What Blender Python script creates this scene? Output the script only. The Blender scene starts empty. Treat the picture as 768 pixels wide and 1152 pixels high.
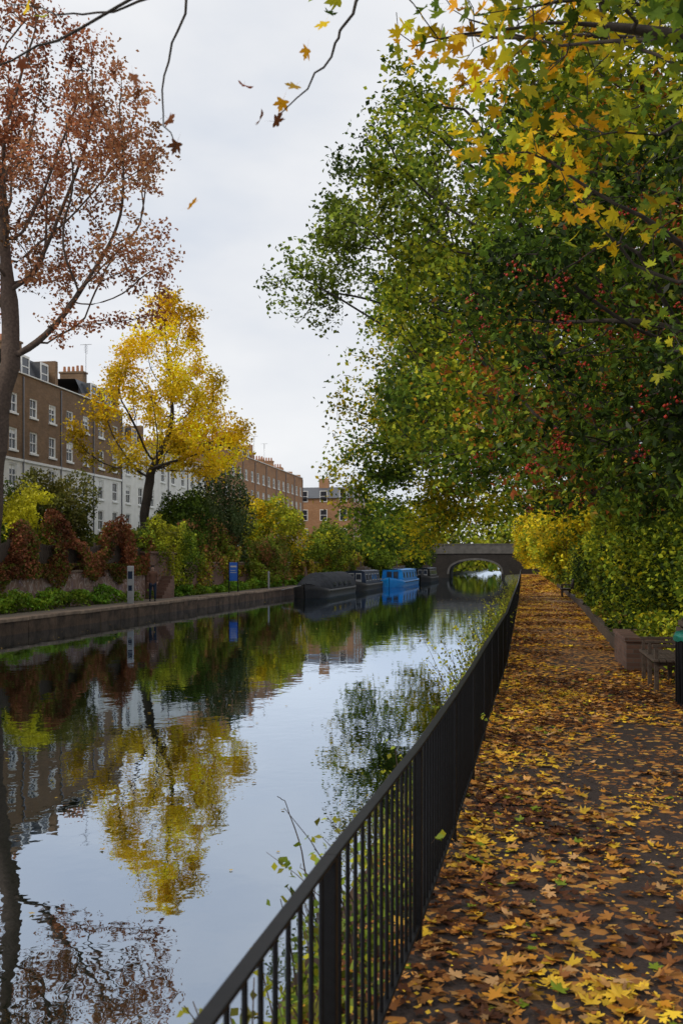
import bpy, math, numpy as np
from mathutils import Vector
S = bpy.context.scene
COL = S.collection
RNG = np.random.default_rng(7)

# ------------------------------------------------------------------ helpers
def link(o, parent=None):
    COL.objects.link(o)
    if parent is not None: o.parent = parent
    return o
def empty(name, loc=(0,0,0)):
    e = bpy.data.objects.new(name, None); e.location = loc; e.empty_display_size = .3
    return link(e)
def mesh_np(name, V, F, mat, parent=None, col=None, smooth=False):
    V = np.asarray(V, dtype=np.float32); F = np.asarray(F, dtype=np.int32)
    me = bpy.data.meshes.new(name)
    me.vertices.add(len(V)); me.vertices.foreach_set('co', V.ravel())
    M, k = F.shape
    me.loops.add(M*k); me.loops.foreach_set('vertex_index', F.ravel())
    me.polygons.add(M); me.polygons.foreach_set('loop_start', np.arange(0, M*k, k, dtype=np.int32))
    if smooth: me.polygons.foreach_set('use_smooth', np.ones(M, dtype=bool))
    me.update(calc_edges=True)
    if col is not None:
        a = me.color_attributes.new('Col', 'FLOAT_COLOR', 'POINT')
        c = np.ones((len(V), 4), dtype=np.float32); c[:, :3] = col
        a.data.foreach_set('color', c.ravel())
    me.materials.append(mat)
    return link(bpy.data.objects.new(name, me), parent)
def noise3(P, sc, seed):
    r = np.random.default_rng(seed); v = np.zeros(len(P))
    for i in range(5):
        k = r.normal(size=3); k /= np.linalg.norm(k); f = sc*(0.7+r.random()*1.5)
        v += np.sin(P@k*f + r.random()*6.28)
    return np.clip(v/2.6, -1, 1)

# ------------------------------------------------------------------ materials
def newmat(name):
    m = bpy.data.materials.new(name); m.use_nodes = True
    nt = m.node_tree; b = nt.nodes['Principled BSDF']
    return m, nt, b
def N(nt, t, **kw):
    n = nt.nodes.new(t)
    for k, v in kw.items():
        if k in n.inputs: n.inputs[k].default_value = v
        else: setattr(n, k, v)
    return n
def ramp(nt, fac, stops):
    r = nt.nodes.new('ShaderNodeValToRGB'); e = r.color_ramp.elements
    while len(e) < len(stops): e.new(.5)
    for i, (p, c) in enumerate(stops):
        e[i].position = p; e[i].color = (*c, 1) if len(c) == 3 else c
    nt.links.new(fac, r.inputs[0]); return r.outputs[0]
def mat_noise(name, c1, c2, scale=8, rough=.8, bump=.3, metal=0, detail=6, dist=.02, spec=None):
    m, nt, b = newmat(name)
    tc = N(nt, 'ShaderNodeTexCoord'); n = N(nt, 'ShaderNodeTexNoise', Scale=scale, Detail=detail, Roughness=.65)
    nt.links.new(tc.outputs['Object'], n.inputs['Vector'])
    nt.links.new(ramp(nt, n.outputs['Fac'], [(.3, c1), (.7, c2)]), b.inputs['Base Color'])
    b.inputs['Roughness'].default_value = rough; b.inputs['Metallic'].default_value = metal
    if spec is not None: b.inputs['Specular IOR Level'].default_value = spec
    if bump:
        bp = N(nt, 'ShaderNodeBump', Strength=bump, Distance=dist)
        nt.links.new(n.outputs['Fac'], bp.inputs['Height']); nt.links.new(bp.outputs[0], b.inputs['Normal'])
    return m
def mat_brick(name, c1, c2, mortar, scale=1.0, stain=.5):
    m, nt, b = newmat(name)
    tc = N(nt, 'ShaderNodeTexCoord'); s = N(nt, 'ShaderNodeSeparateXYZ'); nt.links.new(tc.outputs['Object'], s.inputs[0])
    ad = N(nt, 'ShaderNodeMath', operation='ADD'); nt.links.new(s.outputs[0], ad.inputs[0]); nt.links.new(s.outputs[1], ad.inputs[1])
    cb = N(nt, 'ShaderNodeCombineXYZ'); nt.links.new(ad.outputs[0], cb.inputs[0]); nt.links.new(s.outputs[2], cb.inputs[1])
    br = N(nt, 'ShaderNodeTexBrick', Scale=scale)
    br.inputs['Color1'].default_value = (*c1, 1); br.inputs['Color2'].default_value = (*c2, 1); br.inputs['Mortar'].default_value = (*mortar, 1)
    br.inputs['Brick Width'].default_value = .225; br.inputs['Row Height'].default_value = .075; br.inputs['Mortar Size'].default_value = .006
    nt.links.new(cb.outputs[0], br.inputs['Vector'])
    n = N(nt, 'ShaderNodeTexNoise', Scale=.6, Detail=8, Roughness=.7); nt.links.new(tc.outputs['Object'], n.inputs['Vector'])
    r = ramp(nt, n.outputs['Fac'], [(.3, (stain,)*3), (.7, (1.0,)*3)])
    mx = N(nt, 'ShaderNodeMix', data_type='RGBA', blend_type='MULTIPLY'); mx.inputs[0].default_value = 1
    nt.links.new(br.outputs['Color'], mx.inputs[6]); nt.links.new(r, mx.inputs[7])
    nt.links.new(mx.outputs[2], b.inputs['Base Color']); b.inputs['Roughness'].default_value = .9
    bp = N(nt, 'ShaderNodeBump', Strength=.5, Distance=.01); nt.links.new(br.outputs['Fac'], bp.inputs['Height']); bp.invert = True
    nt.links.new(bp.outputs[0], b.inputs['Normal'])
    return m
def mat_leaf(name, trans=.35, gloss=.06, rough=.45):
    m, nt, b = newmat(name); nt.nodes.remove(b)
    a = N(nt, 'ShaderNodeAttribute', attribute_name='Col')
    d = N(nt, 'ShaderNodeBsdfDiffuse'); nt.links.new(a.outputs['Color'], d.inputs['Color'])
    t = N(nt, 'ShaderNodeBsdfTranslucent'); nt.links.new(a.outputs['Color'], t.inputs['Color'])
    mx = N(nt, 'ShaderNodeMixShader'); mx.inputs[0].default_value = trans
    nt.links.new(d.outputs[0], mx.inputs[1]); nt.links.new(t.outputs[0], mx.inputs[2])
    g = N(nt, 'ShaderNodeBsdfGlossy', Roughness=rough); m2 = N(nt, 'ShaderNodeMixShader'); m2.inputs[0].default_value = gloss
    nt.links.new(mx.outputs[0], m2.inputs[1]); nt.links.new(g.outputs[0], m2.inputs[2])
    nt.links.new(m2.outputs[0], nt.nodes['Material Output'].inputs['Surface'])
    return m

LEAF = mat_leaf('leaf', .30, .012, .4); LITTER = mat_leaf('fallen_leaf', .06, .025, .4)
BARK = mat_noise('bark', (.016,.012,.008), (.06,.045,.034), 14, .9, .7)
BARKR = mat_noise('bark_brown', (.05,.032,.025), (.14,.095,.07), 10, .9, .6)
BRICK_BROWN = mat_brick('brown_stock_brick', (.21,.12,.06), (.29,.17,.09), (.25,.20,.15), 1, .6)
BRICK_RED = mat_brick('orange_brick', (.42,.20,.09), (.52,.27,.13), (.32,.24,.17), 1, .65)
BRICK_DARK = mat_brick('old_wall_brick', (.19,.09,.06), (.27,.14,.095), (.18,.14,.12), 1, .45)
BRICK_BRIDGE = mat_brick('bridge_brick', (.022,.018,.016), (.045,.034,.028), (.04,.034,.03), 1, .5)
BRICK_PLANT = mat_brick('planter_brick', (.10,.05,.035), (.17,.09,.065), (.11,.09,.08), 1, .5)
STUCCO = mat_noise('white_stucco', (.68,.67,.63), (.82,.81,.77), 1.5, .8, .1)
WPAINT = mat_noise('white_paint', (.74,.74,.72), (.82,.82,.8), 3, .5, 0)
SLATE = mat_noise('slate', (.05,.055,.065), (.11,.115,.13), 6, .6, .3)
GLASS, nt, b = newmat('window_glass'); b.inputs['Base Color'].default_value = (.03,.035,.045,1); b.inputs['Roughness'].default_value = .06
TERRA = mat_noise('terracotta', (.35,.15,.08), (.5,.24,.13), 9, .85, .2)
IRON = mat_noise('black_iron', (.003,.003,.004), (.008,.008,.010), 30, .5, .15, dist=.003, spec=.25)
WOODD = mat_noise('weathered_wood', (.035,.025,.02), (.10,.07,.05), 18, .8, .4)
STONE = mat_noise('quay_stone', (.10,.065,.042), (.30,.21,.14), 2.5, .9, .6)
STONEW = mat_noise('wet_quay_wall', (.022,.015,.010), (.15,.095,.062), 1.8, .85, .8, detail=9, dist=.06, spec=.2)
STONEG = mat_noise('bridge_stone', (.07,.065,.06), (.15,.14,.13), 1.2, .9, .4)
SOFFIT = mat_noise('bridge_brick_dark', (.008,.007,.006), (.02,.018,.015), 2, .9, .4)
BLUEP = mat_noise('blue_boat_paint', (.004,.14,.42), (.008,.21,.55), 2, .4, 0, spec=.25)
NAVY = mat_noise('navy_boat_paint', (.010,.018,.04), (.02,.035,.07), 2, .5, 0, spec=.25)
BLACKP = mat_noise('black_hull', (.006,.006,.007), (.018,.017,.018), 4, .55, .1, spec=.25)
TARP = mat_noise('grey_tarpaulin', (.012,.013,.016), (.04,.043,.05), 3, .9, .5, dist=.05, spec=.15)
SIGNB = mat_noise('blue_sign_face', (.01,.07,.35), (.02,.10,.42), 4, .4, 0)
SIGNW = mat_noise('grey_sign_face', (.26,.26,.26), (.38,.38,.38), 5, .5, 0)
TEAL = mat_noise('teal_bag', (.0,.12,.09), (.01,.21,.16), 12, .35, .8, dist=.03)
BERRY = mat_noise('red_berry', (.34,.012,.008), (.55,.05,.015), 10, .3, 0)
METALG = mat_noise('aerial_metal', (.12,.12,.13), (.2,.2,.22), 9, .4, 0, metal=.5)

# ground
GROUND, nt, b = newmat('earth_and_grass')
tc = N(nt,'ShaderNodeTexCoord'); n1 = N(nt,'ShaderNodeTexNoise',Scale=.8,Detail=10,Roughness=.7); nt.links.new(tc.outputs['Object'],n1.inputs['Vector'])
nt.links.new(ramp(nt,n1.outputs['Fac'],[(.35,(.035,.026,.015)),(.5,(.05,.05,.018)),(.68,(.07,.09,.02))]),b.inputs['Base Color'])
b.inputs['Roughness'].default_value=.95
bp=N(nt,'ShaderNodeBump',Strength=.8,Distance=.08); nt.links.new(n1.outputs['Fac'],bp.inputs['Height']); nt.links.new(bp.outputs[0],b.inputs['Normal'])

# towpath : dark damp tarmac with crumbled leaf litter
PATH, nt, b = newmat('towpath_tarmac')
tc = N(nt,'ShaderNodeTexCoord')
n1 = N(nt,'ShaderNodeTexNoise',Scale=60,Detail=6,Roughness=.7); nt.links.new(tc.outputs['Object'],n1.inputs['Vector'])
base = ramp(nt,n1.outputs['Fac'],[(.3,(.018,.012,.011)),(.7,(.075,.052,.043))])
vo = N(nt,'ShaderNodeTexVoronoi',Scale=17); nt.links.new(tc.outputs['Object'],vo.inputs['Vector'])
sp = N(nt,'ShaderNodeSeparateColor'); nt.links.new(vo.outputs['Color'],sp.inputs[0])
lc = ramp(nt,sp.outputs[0],[(0,(.12,.05,.02)),(.35,(.30,.12,.03)),(.7,(.50,.22,.045)),(1,(.60,.34,.07))])
n2 = N(nt,'ShaderNodeTexNoise',Scale=1.3,Detail=5); nt.links.new(tc.outputs['Object'],n2.inputs['Vector'])
ad = N(nt,'ShaderNodeMath',operation='ADD'); nt.links.new(sp.outputs[1],ad.inputs[0]); nt.links.new(n2.outputs['Fac'],ad.inputs[1])
sepy = N(nt,'ShaderNodeSeparateXYZ'); nt.links.new(tc.outputs['Object'],sepy.inputs[0])
mr = N(nt,'ShaderNodeMapRange'); mr.inputs['From Min'].default_value=8; mr.inputs['From Max'].default_value=40; mr.inputs['To Min'].default_value=-.16; mr.inputs['To Max'].default_value=.5
nt.links.new(sepy.outputs[1],mr.inputs['Value'])
ad2=N(nt,'ShaderNodeMath',operation='ADD'); nt.links.new(ad.outputs[0],ad2.inputs[0]); nt.links.new(mr.outputs[0],ad2.inputs[1])
gt=N(nt,'ShaderNodeMath',operation='GREATER_THAN'); gt.inputs[1].default_value=1.12; nt.links.new(ad2.outputs[0],gt.inputs[0])
mx=N(nt,'ShaderNodeMix',data_type='RGBA'); nt.links.new(gt.outputs[0],mx.inputs[0]); nt.links.new(base,mx.inputs[6]); nt.links.new(lc,mx.inputs[7])
nt.links.new(mx.outputs[2],b.inputs['Base Color']); b.inputs['Roughness'].default_value=.75; b.inputs['Specular IOR Level'].default_value=.3
bp=N(nt,'ShaderNodeBump',Strength=.6,Distance=.01); nt.links.new(n1.outputs['Fac'],bp.inputs['Height']); nt.links.new(bp.outputs[0],b.inputs['Normal'])

# water
WATER, nt, b = newmat('canal_water')
tc = N(nt,'ShaderNodeTexCoord')
mp = N(nt,'ShaderNodeMapping'); mp.inputs['Scale'].default_value=(1.0,.8,1); nt.links.new(tc.outputs['Object'],mp.inputs[0])
w1=N(nt,'ShaderNodeTexNoise',Scale=1.1,Detail=3,Roughness=.5); nt.links.new(mp.outputs[0],w1.inputs['Vector'])
bp=N(nt,'ShaderNodeBump',Strength=.5,Distance=.009); nt.links.new(w1.outputs['Fac'],bp.inputs['Height'])
w2=N(nt,'ShaderNodeTexNoise',Scale=5,Detail=2,Roughness=.5); nt.links.new(mp.outputs[0],w2.inputs['Vector'])
bp2=N(nt,'ShaderNodeBump',Strength=.35,Distance=.003); nt.links.new(w2.outputs['Fac'],bp2.inputs['Height']); nt.links.new(bp.outputs[0],bp2.inputs['Normal'])
b.inputs['Base Color'].default_value=(.008,.012,.004,1); b.inputs['Roughness'].default_value=.5; b.inputs['Specular IOR Level'].default_value=0
gl=N(nt,'ShaderNodeBsdfGlossy',Roughness=.01); gl.inputs['Color'].default_value=(.76,.86,1.0,1); nt.links.new(bp2.outputs[0],gl.inputs['Normal'])
fr=N(nt,'ShaderNodeFresnel',IOR=1.33); nt.links.new(bp2.outputs[0],fr.inputs['Normal'])
mr=N(nt,'ShaderNodeMapRange'); mr.inputs['To Min'].default_value=.46; mr.inputs['To Max'].default_value=.9; mr.inputs['From Max'].default_value=.5
nt.links.new(fr.outputs[0],mr.inputs['Value'])
mx=N(nt,'ShaderNodeMixShader'); nt.links.new(mr.outputs[0],mx.inputs[0]); nt.links.new(b.outputs[0],mx.inputs[1]); nt.links.new(gl.outputs[0],mx.inputs[2])
nt.links.new(mx.outputs[0],nt.nodes['Material Output'].inputs['Surface'])

# old wall with graffiti patches
GRAF, nt, b = newmat('graffiti_wall')
tc=N(nt,'ShaderNodeTexCoord'); n1=N(nt,'ShaderNodeTexNoise',Scale=1.2,Detail=6,Distortion=2.0); nt.links.new(tc.outputs['Object'],n1.inputs['Vector'])
n2=N(nt,'ShaderNodeTexNoise',Scale=5,Detail=8); nt.links.new(tc.outputs['Object'],n2.inputs['Vector'])
c=ramp(nt,n1.outputs['Fac'],[(.3,(.20,.11,.08)),(.46,(.32,.19,.14)),(.49,(.5,.42,.40)),(.52,(.28,.17,.13)),(.62,(.23,.13,.10)),(.64,(.34,.26,.33)),(.68,(.24,.14,.11))])
mx=N(nt,'ShaderNodeMix',data_type='RGBA',blend_type='MULTIPLY'); mx.inputs[0].default_value=.8
nt.links.new(c,mx.inputs[6]); nt.links.new(ramp(nt,n2.outputs['Fac'],[(.3,(.5,.5,.5)),(.7,(1,1,1))]),mx.inputs[7])
nt.links.new(mx.outputs[2],b.inputs['Base Color']); b.inputs['Roughness'].default_value=.9

# ------------------------------------------------------------------ box builder
class MB:
    def __init__(s): s.v=[]; s.f=[]
    def box(s,x0,x1,y0,y1,z0,z1):
        o=len(s.v)
        s.v+= [(x0,y0,z0),(x1,y0,z0),(x1,y1,z0),(x0,y1,z0),(x0,y0,z1),(x1,y0,z1),(x1,y1,z1),(x0,y1,z1)]
        s.f+= [(o,o+3,o+2,o+1),(o+4,o+5,o+6,o+7),(o,o+1,o+5,o+4),(o+1,o+2,o+6,o+5),(o+2,o+3,o+7,o+6),(o+3,o,o+4,o+7)]
    def quad(s,a,b,c,d):
        o=len(s.v); s.v+=[a,b,c,d]; s.f.append((o,o+1,o+2,o+3))
    def cyl(s,x,y,z0,z1,r0,r1,n=10,cap=True):
        o=len(s.v)
        for z,r in((z0,r0),(z1,r1)):
            for i in range(n):
                a=6.28318*i/n; s.v.append((x+r*math.cos(a),y+r*math.sin(a),z))
        for i in range(n):
            j=(i+1)%n; s.f.append((o+i,o+j,o+n+j,o+n+i))
        if cap: s.f.append(tuple(o+n+i for i in range(n)))
    def obj(s,name,mat,parent=None,bevel=0,smooth=False):
        if not s.v: return None
        me=bpy.data.meshes.new(name); me.from_pydata(s.v,[],s.f); me.materials.append(mat)
        if smooth: me.polygons.foreach_set('use_smooth',[True]*len(me.polygons))
        me.update(); o=link(bpy.data.objects.new(name,me),parent)
        if bevel:
            m=o.modifiers.new('Bevel','BEVEL'); m.width=bevel; m.segments=2
        return o

# ------------------------------------------------------------------ plan curves
def interp(y,t): return float(np.interp(y,[a for a,_ in t],[b for _,b in t]))
FX=[(-40,-1.0),(-10,-.8),(2,-.61),(4.6,-.5),(7.4,-.43),(11.6,-.38),(17.6,-.28),(44,-.2),(400,-.2)]
PR=[(-40,2.9),(0,2.7),(14,2.3),(20,1.85),(43,2.3),(80,2.5),(400,2.3)]
LXT=[(-40,-16.8),(70,-16.8),(90,-16.1),(110,-15.0),(130,-13.9),(150,-13.2),(400,-13.2)]
RXT=[(-40,-.55),(90,-.55),(140,-2.3),(400,-2.3)]
fx=lambda y:interp(y,FX); pr=lambda y:interp(y,PR); lx=lambda y:interp(y,LXT)
rx=lambda y:fx(y)+interp(y,RXT)
WL=-.6

# ------------------------------------------------------------------ ground sheet
ys=list(np.concatenate([np.arange(-40,20,1.),np.arange(20,100,3.),np.arange(100,170,6.),[200,260,400,700,1200]]))
V=[];F=[]
for y in ys:
    L=lx(y);R=rx(y);f_=fx(y);p=pr(y)
    V+=[(-900,y,2.2),(-60,y,2.0),(L-2.75,y,1.3),(L-2.72,y,-.1),(L-.3,y,-.11),(L-.28,y,-2.2),(R-.06,y,-2.2),(R,y,-.42),(R+.2,y,-.12),(f_-.06,y,-.02),(p+.1,y,-.02),(p+1.0,y,.12),(p+4,y,.6),(60,y,1.4),(900,y,2.0)]
k=15
for i in range(len(ys)-1):
    for j in range(k-1):
        a=i*k+j; F.append((a,a+1,a+k+1,a+k))
mesh_np('ground',V,F,GROUND)
V=[];F=[]
for i,y in enumerate(ys):
    if y>200: break
    V+=[(fx(y)-.02,y,.006),(pr(y)+.0,y,.006)]
    if i: a=(i-1)*2; F.append((a,a+1,a+3,a+2))
mesh_np('towpath',V,F,PATH)
mesh_np('canal_water',[(-19,-40,WL),(1.0,-40,WL),(1.0,700,WL),(-19,700,WL)],[(0,1,2,3)],WATER)
# left quay: coping + wall
e=empty('canal_quay')
mc=MB();mw=MB()
y=-40.
while y<150:
    L0=lx(y);L1=lx(y+2); dz=RNG.normal()*.012
    for m,(a,bb,z0,z1) in((mc,(-.55,0.03,-.16,-.04)),(mw,(-.5,-.02,-1.6,-.16))):
        o=len(m.v)
        g=.012
        m.v+=[(L0+a,y+g,z0+dz),(L0+bb,y+g,z0+dz),(L1+bb,y+2-g,z0+dz),(L1+a,y+2-g,z0+dz),(L0+a,y+g,z1+dz),(L0+bb,y+g,z1+dz),(L1+bb,y+2-g,z1+dz),(L1+a,y+2-g,z1+dz)]
        m.f+= [(o,o+3,o+2,o+1),(o+4,o+5,o+6,o+7),(o,o+1,o+5,o+4),(o+1,o+2,o+6,o+5),(o+2,o+3,o+7,o+6),(o+3,o,o+4,o+7)]
    y+=2
mc.obj('coping',STONE,e,bevel=.02); mw.obj('quay_wall',STONEW,e,bevel=.015)
m=MB()
for y in np.arange(-20,90,1.5):
    a=rx(y)
    m.box(a-.12,a+.06,y+.01,y+1.49,-1.6,-.36+RNG.normal()*.01)
m.obj('canal_bank_edging',STONEW,bevel=.012)
V=[];F=[]
for i,y in enumerate(ys):
    if y>150: break
    V+=[(lx(y)-2.3,y,-.085),(lx(y)-.5,y,-.085)]
    if i: a=(i-1)*2; F.append((a,a+1,a+3,a+2))
mesh_np('far_bank_path',V,F,mat_noise('gravel_path',(.08,.06,.04),(.2,.155,.11),12,.95,.5))

# ------------------------------------------------------------------ leaves
def tmpl_quad(w=.38):
    return np.array([(0,-.5,0),(w,0,.1),(0,.5,-.05),(-w,0,.1)]),np.array([(0,1,2,3)])
def tmpl_maple(simple=False):
    if simple: pts=[(90,1),(62,.45),(38,.85),(5,.4),(-35,.6),(-90,.25),(215,.6),(175,.4),(142,.85),(118,.45)]
    else: pts=[(90,1.),(80,.68),(70,.72),(62,.40),(50,.72),(41,.92),(30,.68),(20,.62),(8,.36),(-8,.50),(-22,.62),(-42,.42),(-80,.20),(-90,.22),(-100,.2),(222,.42),(202,.62),(188,.5),(172,.36),(160,.62),(150,.68),(139,.92),(130,.72),(118,.40),(110,.72),(100,.68)]
    V=[(0,0,0)]
    for i,(a,r) in enumerate(pts):
        a=math.radians(a); V.append((.55*r*math.cos(a),.55*r*math.sin(a)-.0,.2*r*r*(.6+.6*math.sin(3.1*a+1))))
    n=len(pts); F=[(0,1+i,1+(i+1)%n) for i in range(n)]
    if not simple:
        o=len(V); V+=[(-.008,-.1,0),(.008,-.1,0),(.03,-.62,.06)]; F.append((o,o+1,o+2))
    return np.array(V),np.array(F)
QUAD=tmpl_quad(); NARROW=tmpl_quad(.22); MAPLE=tmpl_maple(); MAPS=tmpl_maple(True)
def unit(v): return v/np.maximum(np.linalg.norm(v,axis=1,keepdims=True),1e-9)
def leaves(name,P,size,T,col,parent=None,mat=None,flat=.0,droop=0.,rng=RNG):
    TV,TF=T; n=len(P)
    nrm=rng.normal(size=(n,3)); nrm[:,2]=np.abs(nrm[:,2])+.25
    if flat: nrm=unit(nrm)*(1-flat)+np.array([0,0,1])*flat
    nrm=unit(nrm)
    t=rng.normal(size=(n,3)); t[:,2]-=droop
    t=unit(t-nrm*np.sum(t*nrm,1,keepdims=True)); bb=np.cross(t,nrm)
    s=size.reshape(-1,1,1)
    curl=rng.uniform(-.6,1.8,size=(n,1,1)) if flat else rng.uniform(.3,1.6,size=(n,1,1))
    V=P[:,None,:]+s*(TV[None,:,0:1]*bb[:,None,:]+TV[None,:,1:2]*t[:,None,:]+curl*TV[None,:,2:3]*nrm[:,None,:])
    k=len(TV); F=TF[None]+(np.arange(n)*k)[:,None,None]
    C=np.repeat(col,k,axis=0)
    return mesh_np(name,V.reshape(-1,3),F.reshape(-1,TF.shape[1]),mat or LEAF,parent,C)
def palette(P,cols,seed,sc=.5,jit=.22,bri=.25,bias=0.,rng=RNG):
    cols=np.array(cols); t=.5+.45*noise3(P,sc,seed)+rng.normal(size=len(P))*jit+bias
    t=np.clip(t,0,.9999)*(len(cols)-1); i=t.astype(int); f=(t-i)[:,None]
    c=cols[i]*(1-f)+cols[np.minimum(i+1,len(cols)-1)]*f
    b_=1+bri*noise3(P,sc*2.3,seed+5)+rng.normal(size=len(P))*.2
    return np.clip(c*np.clip(b_,.3,1.9)[:,None],0,1)
GD=(.028,.052,.010);GM=(.088,.145,.016);GL=(.23,.30,.025);YG=(.48,.46,.025);YE=(.88,.60,.02);YO=(.82,.38,.015);RU=(.38,.145,.065);RD=(.27,.085,.038);BRN=(.16,.06,.025);OL=(.17,.165,.025);GG=(.12,.155,.06)

# ------------------------------------------------------------------ trees
def grow(trunk,att,D,dk,seed,iters=400):
    r=np.random.default_rng(seed)
    pos=[np.array(trunk[0],float)];par=[-1]
    for a,b_ in zip(trunk[:-1],trunk[1:]):
        a=np.array(a,float);b_=np.array(b_,float); n=max(1,int(np.linalg.norm(b_-a)/D))
        for i in range(1,n+1):
            pos.append(a+(b_-a)*i/n+(r.normal(size=3)*.03*D*2)); par.append(len(pos)-2)
    A=att.copy(); nd=np.full(len(A),1e9); ni=np.zeros(len(A),int)
    new=list(range(len(pos)//2,len(pos)))
    lastdir={}
    for it in range(iters):
        Pn=np.array([pos[i] for i in new]); d=np.linalg.norm(A[:,None]-Pn[None],axis=2)
        j=d.argmin(1); dm=d[np.arange(len(A)),j]; up=dm<nd
        nd[up]=dm[up]; ni[up]=np.array(new)[j[up]]
        keep=nd>dk; A=A[keep];nd=nd[keep];ni=ni[keep]
        if len(A)==0 or len(pos)>16000: break
        new=[]
        u,inv=np.unique(ni,return_inverse=True)
        PP=np.array([pos[i] for i in u]); dirs=unit(A-PP[inv]); acc=np.zeros((len(u),3)); np.add.at(acc,inv,dirs)
        acc=unit(acc+r.normal(size=acc.shape)*.25+np.array([0,0,.05]))
        for q,i in enumerate(u):
            if i in lastdir and np.dot(lastdir[i],acc[q])>.96:
                acc[q]=unit((acc[q]+r.normal(size=3)*.6)[None])[0]
            lastdir[i]=acc[q]
            pos.append(pos[i]+acc[q]*D); par.append(int(i)); new.append(len(pos)-1)
    return np.array(pos),np.array(par)
def skeleton_mesh(name,pos,par,R,r0,mat,parent,sides=6,rmin=0.0):
    n=len(pos); tips=np.zeros(n); ch=np.zeros(n,int)
    for i in range(1,n): ch[par[i]]+=1
    tips[ch==0]=1
    main=np.full(n,-1)
    best=np.zeros(n)
    for i in range(n-1,0,-1):
        tips[par[i]]+=tips[i]
        if tips[i]>best[par[i]]: best[par[i]]=tips[i]; main[par[i]]=i
    e=math.log(max(tips[0],3))/math.log(R/r0)
    rad=r0*tips**(1/e)
    rad[0]*=1.35; 
    if n>2: rad[1]*=1.12
    dirs=np.zeros((n,3)); dirs[1:]=unit(pos[1:]-pos[par[1:]]); dirs[0]=dirs[1]
    idx=np.array([i for i in range(1,n) if rad[i]>=rmin])
    p=par[idx]; ism=main[p]==idx
    sd=np.where(ism[:,None],dirs[p],dirs[idx]); sr=np.where(ism,rad[p],np.minimum(rad[p],rad[idx]*1.25))
    def ring(c,d,rr):
        ref=np.tile(np.array([[.83,.45,.12]]),(len(d),1)); u=unit(np.cross(d,ref)); v=np.cross(d,u)
        a=np.arange(sides)*2*math.pi/sides
        return c[:,None]+rr[:,None,None]*(np.cos(a)[None,:,None]*u[:,None]+np.sin(a)[None,:,None]*v[:,None])
    V=np.concatenate([ring(pos[p],sd,sr),ring(pos[idx],dirs[idx],rad[idx])],axis=1)
    m=len(idx); k=2*sides
    f=np.array([(i,(i+1)%sides,sides+(i+1)%sides,sides+i) for i in range(sides)])
    F=f[None]+(np.arange(m)*k)[:,None,None]
    mesh_np(name,V.reshape(-1,3),F.reshape(-1,4),mat,parent,smooth=True)
    return rad,tips
def sample_ells(ells,n,seed,gap=-.35,sc=1.0):
    r=np.random.default_rng(seed); w=np.array([e[1][0]*e[1][1]*e[1][2]*(e[2] if len(e)>2 else 1) for e in ells]); w/=w.sum()
    out=[]
    while sum(map(len,out))<n:
        i=r.choice(len(ells),size=n,p=w); d=unit(r.normal(size=(n,3)))*(r.random(n)**(1/2.5))[:,None]
        c=np.array([ells[q][0] for q in i]); rr=np.array([ells[q][1] for q in i]); P=c+d*rr
        out.append(P[noise3(P,sc,seed)>gap])
    return np.concatenate(out)[:n]
def tree(name,trunk,R,ells,n,D,seed,cols,per=10,sig=.35,size=.14,T=QUAD,r0=.012,tipmax=5,gap=-.35,gsc=1.,csc=.5,bark=BARK,bias=0,droop=0,rmin=0,extra=None,jit=.22,bri=.5):
    e=empty(name,trunk[0]); r=np.random.default_rng(seed)
    att=sample_ells(ells,n,seed,gap,gsc)
    pos,par=grow(trunk,att,D,D*1.5,seed)
    o=np.array(trunk[0])
    rad,tips=skeleton_mesh('trunk_and_branches',pos-o,par,R,r0,bark,e,6,rmin)
    sel=pos[tips<=tipmax]
    sel=sel[sel[:,2]>o[2]+1.0]
    cnt=r.poisson(per*np.clip(1+.95*noise3(sel,gsc*1.3,seed+9),.05,2.2))
    P=np.repeat(sel,cnt,axis=0); P=P+r.normal(size=P.shape)*sig*np.array([1,1,.75])
    C=palette(P,cols,seed+3,csc,jit=jit,bri=bri,bias=bias,rng=r)
    leaves('foliage',P-o,size*r.uniform(.65,1.25,len(P)),T,C,e,droop=droop,rng=r)
    if extra: extra(e,o,sel,r)
    return e

# left rust-coloured tree
tree('autumn_plane_tree',[(-20.6,36,1.2),(-20.4,36,4.5),(-20.0,35.8,8.0),(-19.6,35.8,9.5)],.42,
     [((-17.6,36,17.4),(4.6,4.5,5.2)),((-22.5,37,17.5),(5,5,6)),((-14.9,36,12.6),(2.2,2.5,2.2)),((-19,35,20.5),(4,4,3.2)),((-16.6,36,11.0),(2,2,1.5))],
     2600,.42,11,[RD,RU,(.48,.23,.12),(.42,.22,.09)],per=28,sig=.22,size=.16,tipmax=3,gap=-.1,gsc=1.2,bark=BARKR)
tree('yellow_locust_tree',[(-24,61,1.2),(-24,61,5),(-23.6,61,7.5)],.32,
     [((-22.8,61,12),(4.4,4.4,4.8)),((-22.3,61,16.6),(2.4,2.4,2.9)),((-26.4,61,10),(3,3,2.6)),((-19.4,61,9.2),(2.5,3,2.8))],
     2200,.45,21,[(.80,.52,.015),YE,(.95,.70,.04),(.74,.60,.03)],per=38,sig=.28,size=.20,tipmax=4,gap=-.1,gsc=1.2)
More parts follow.
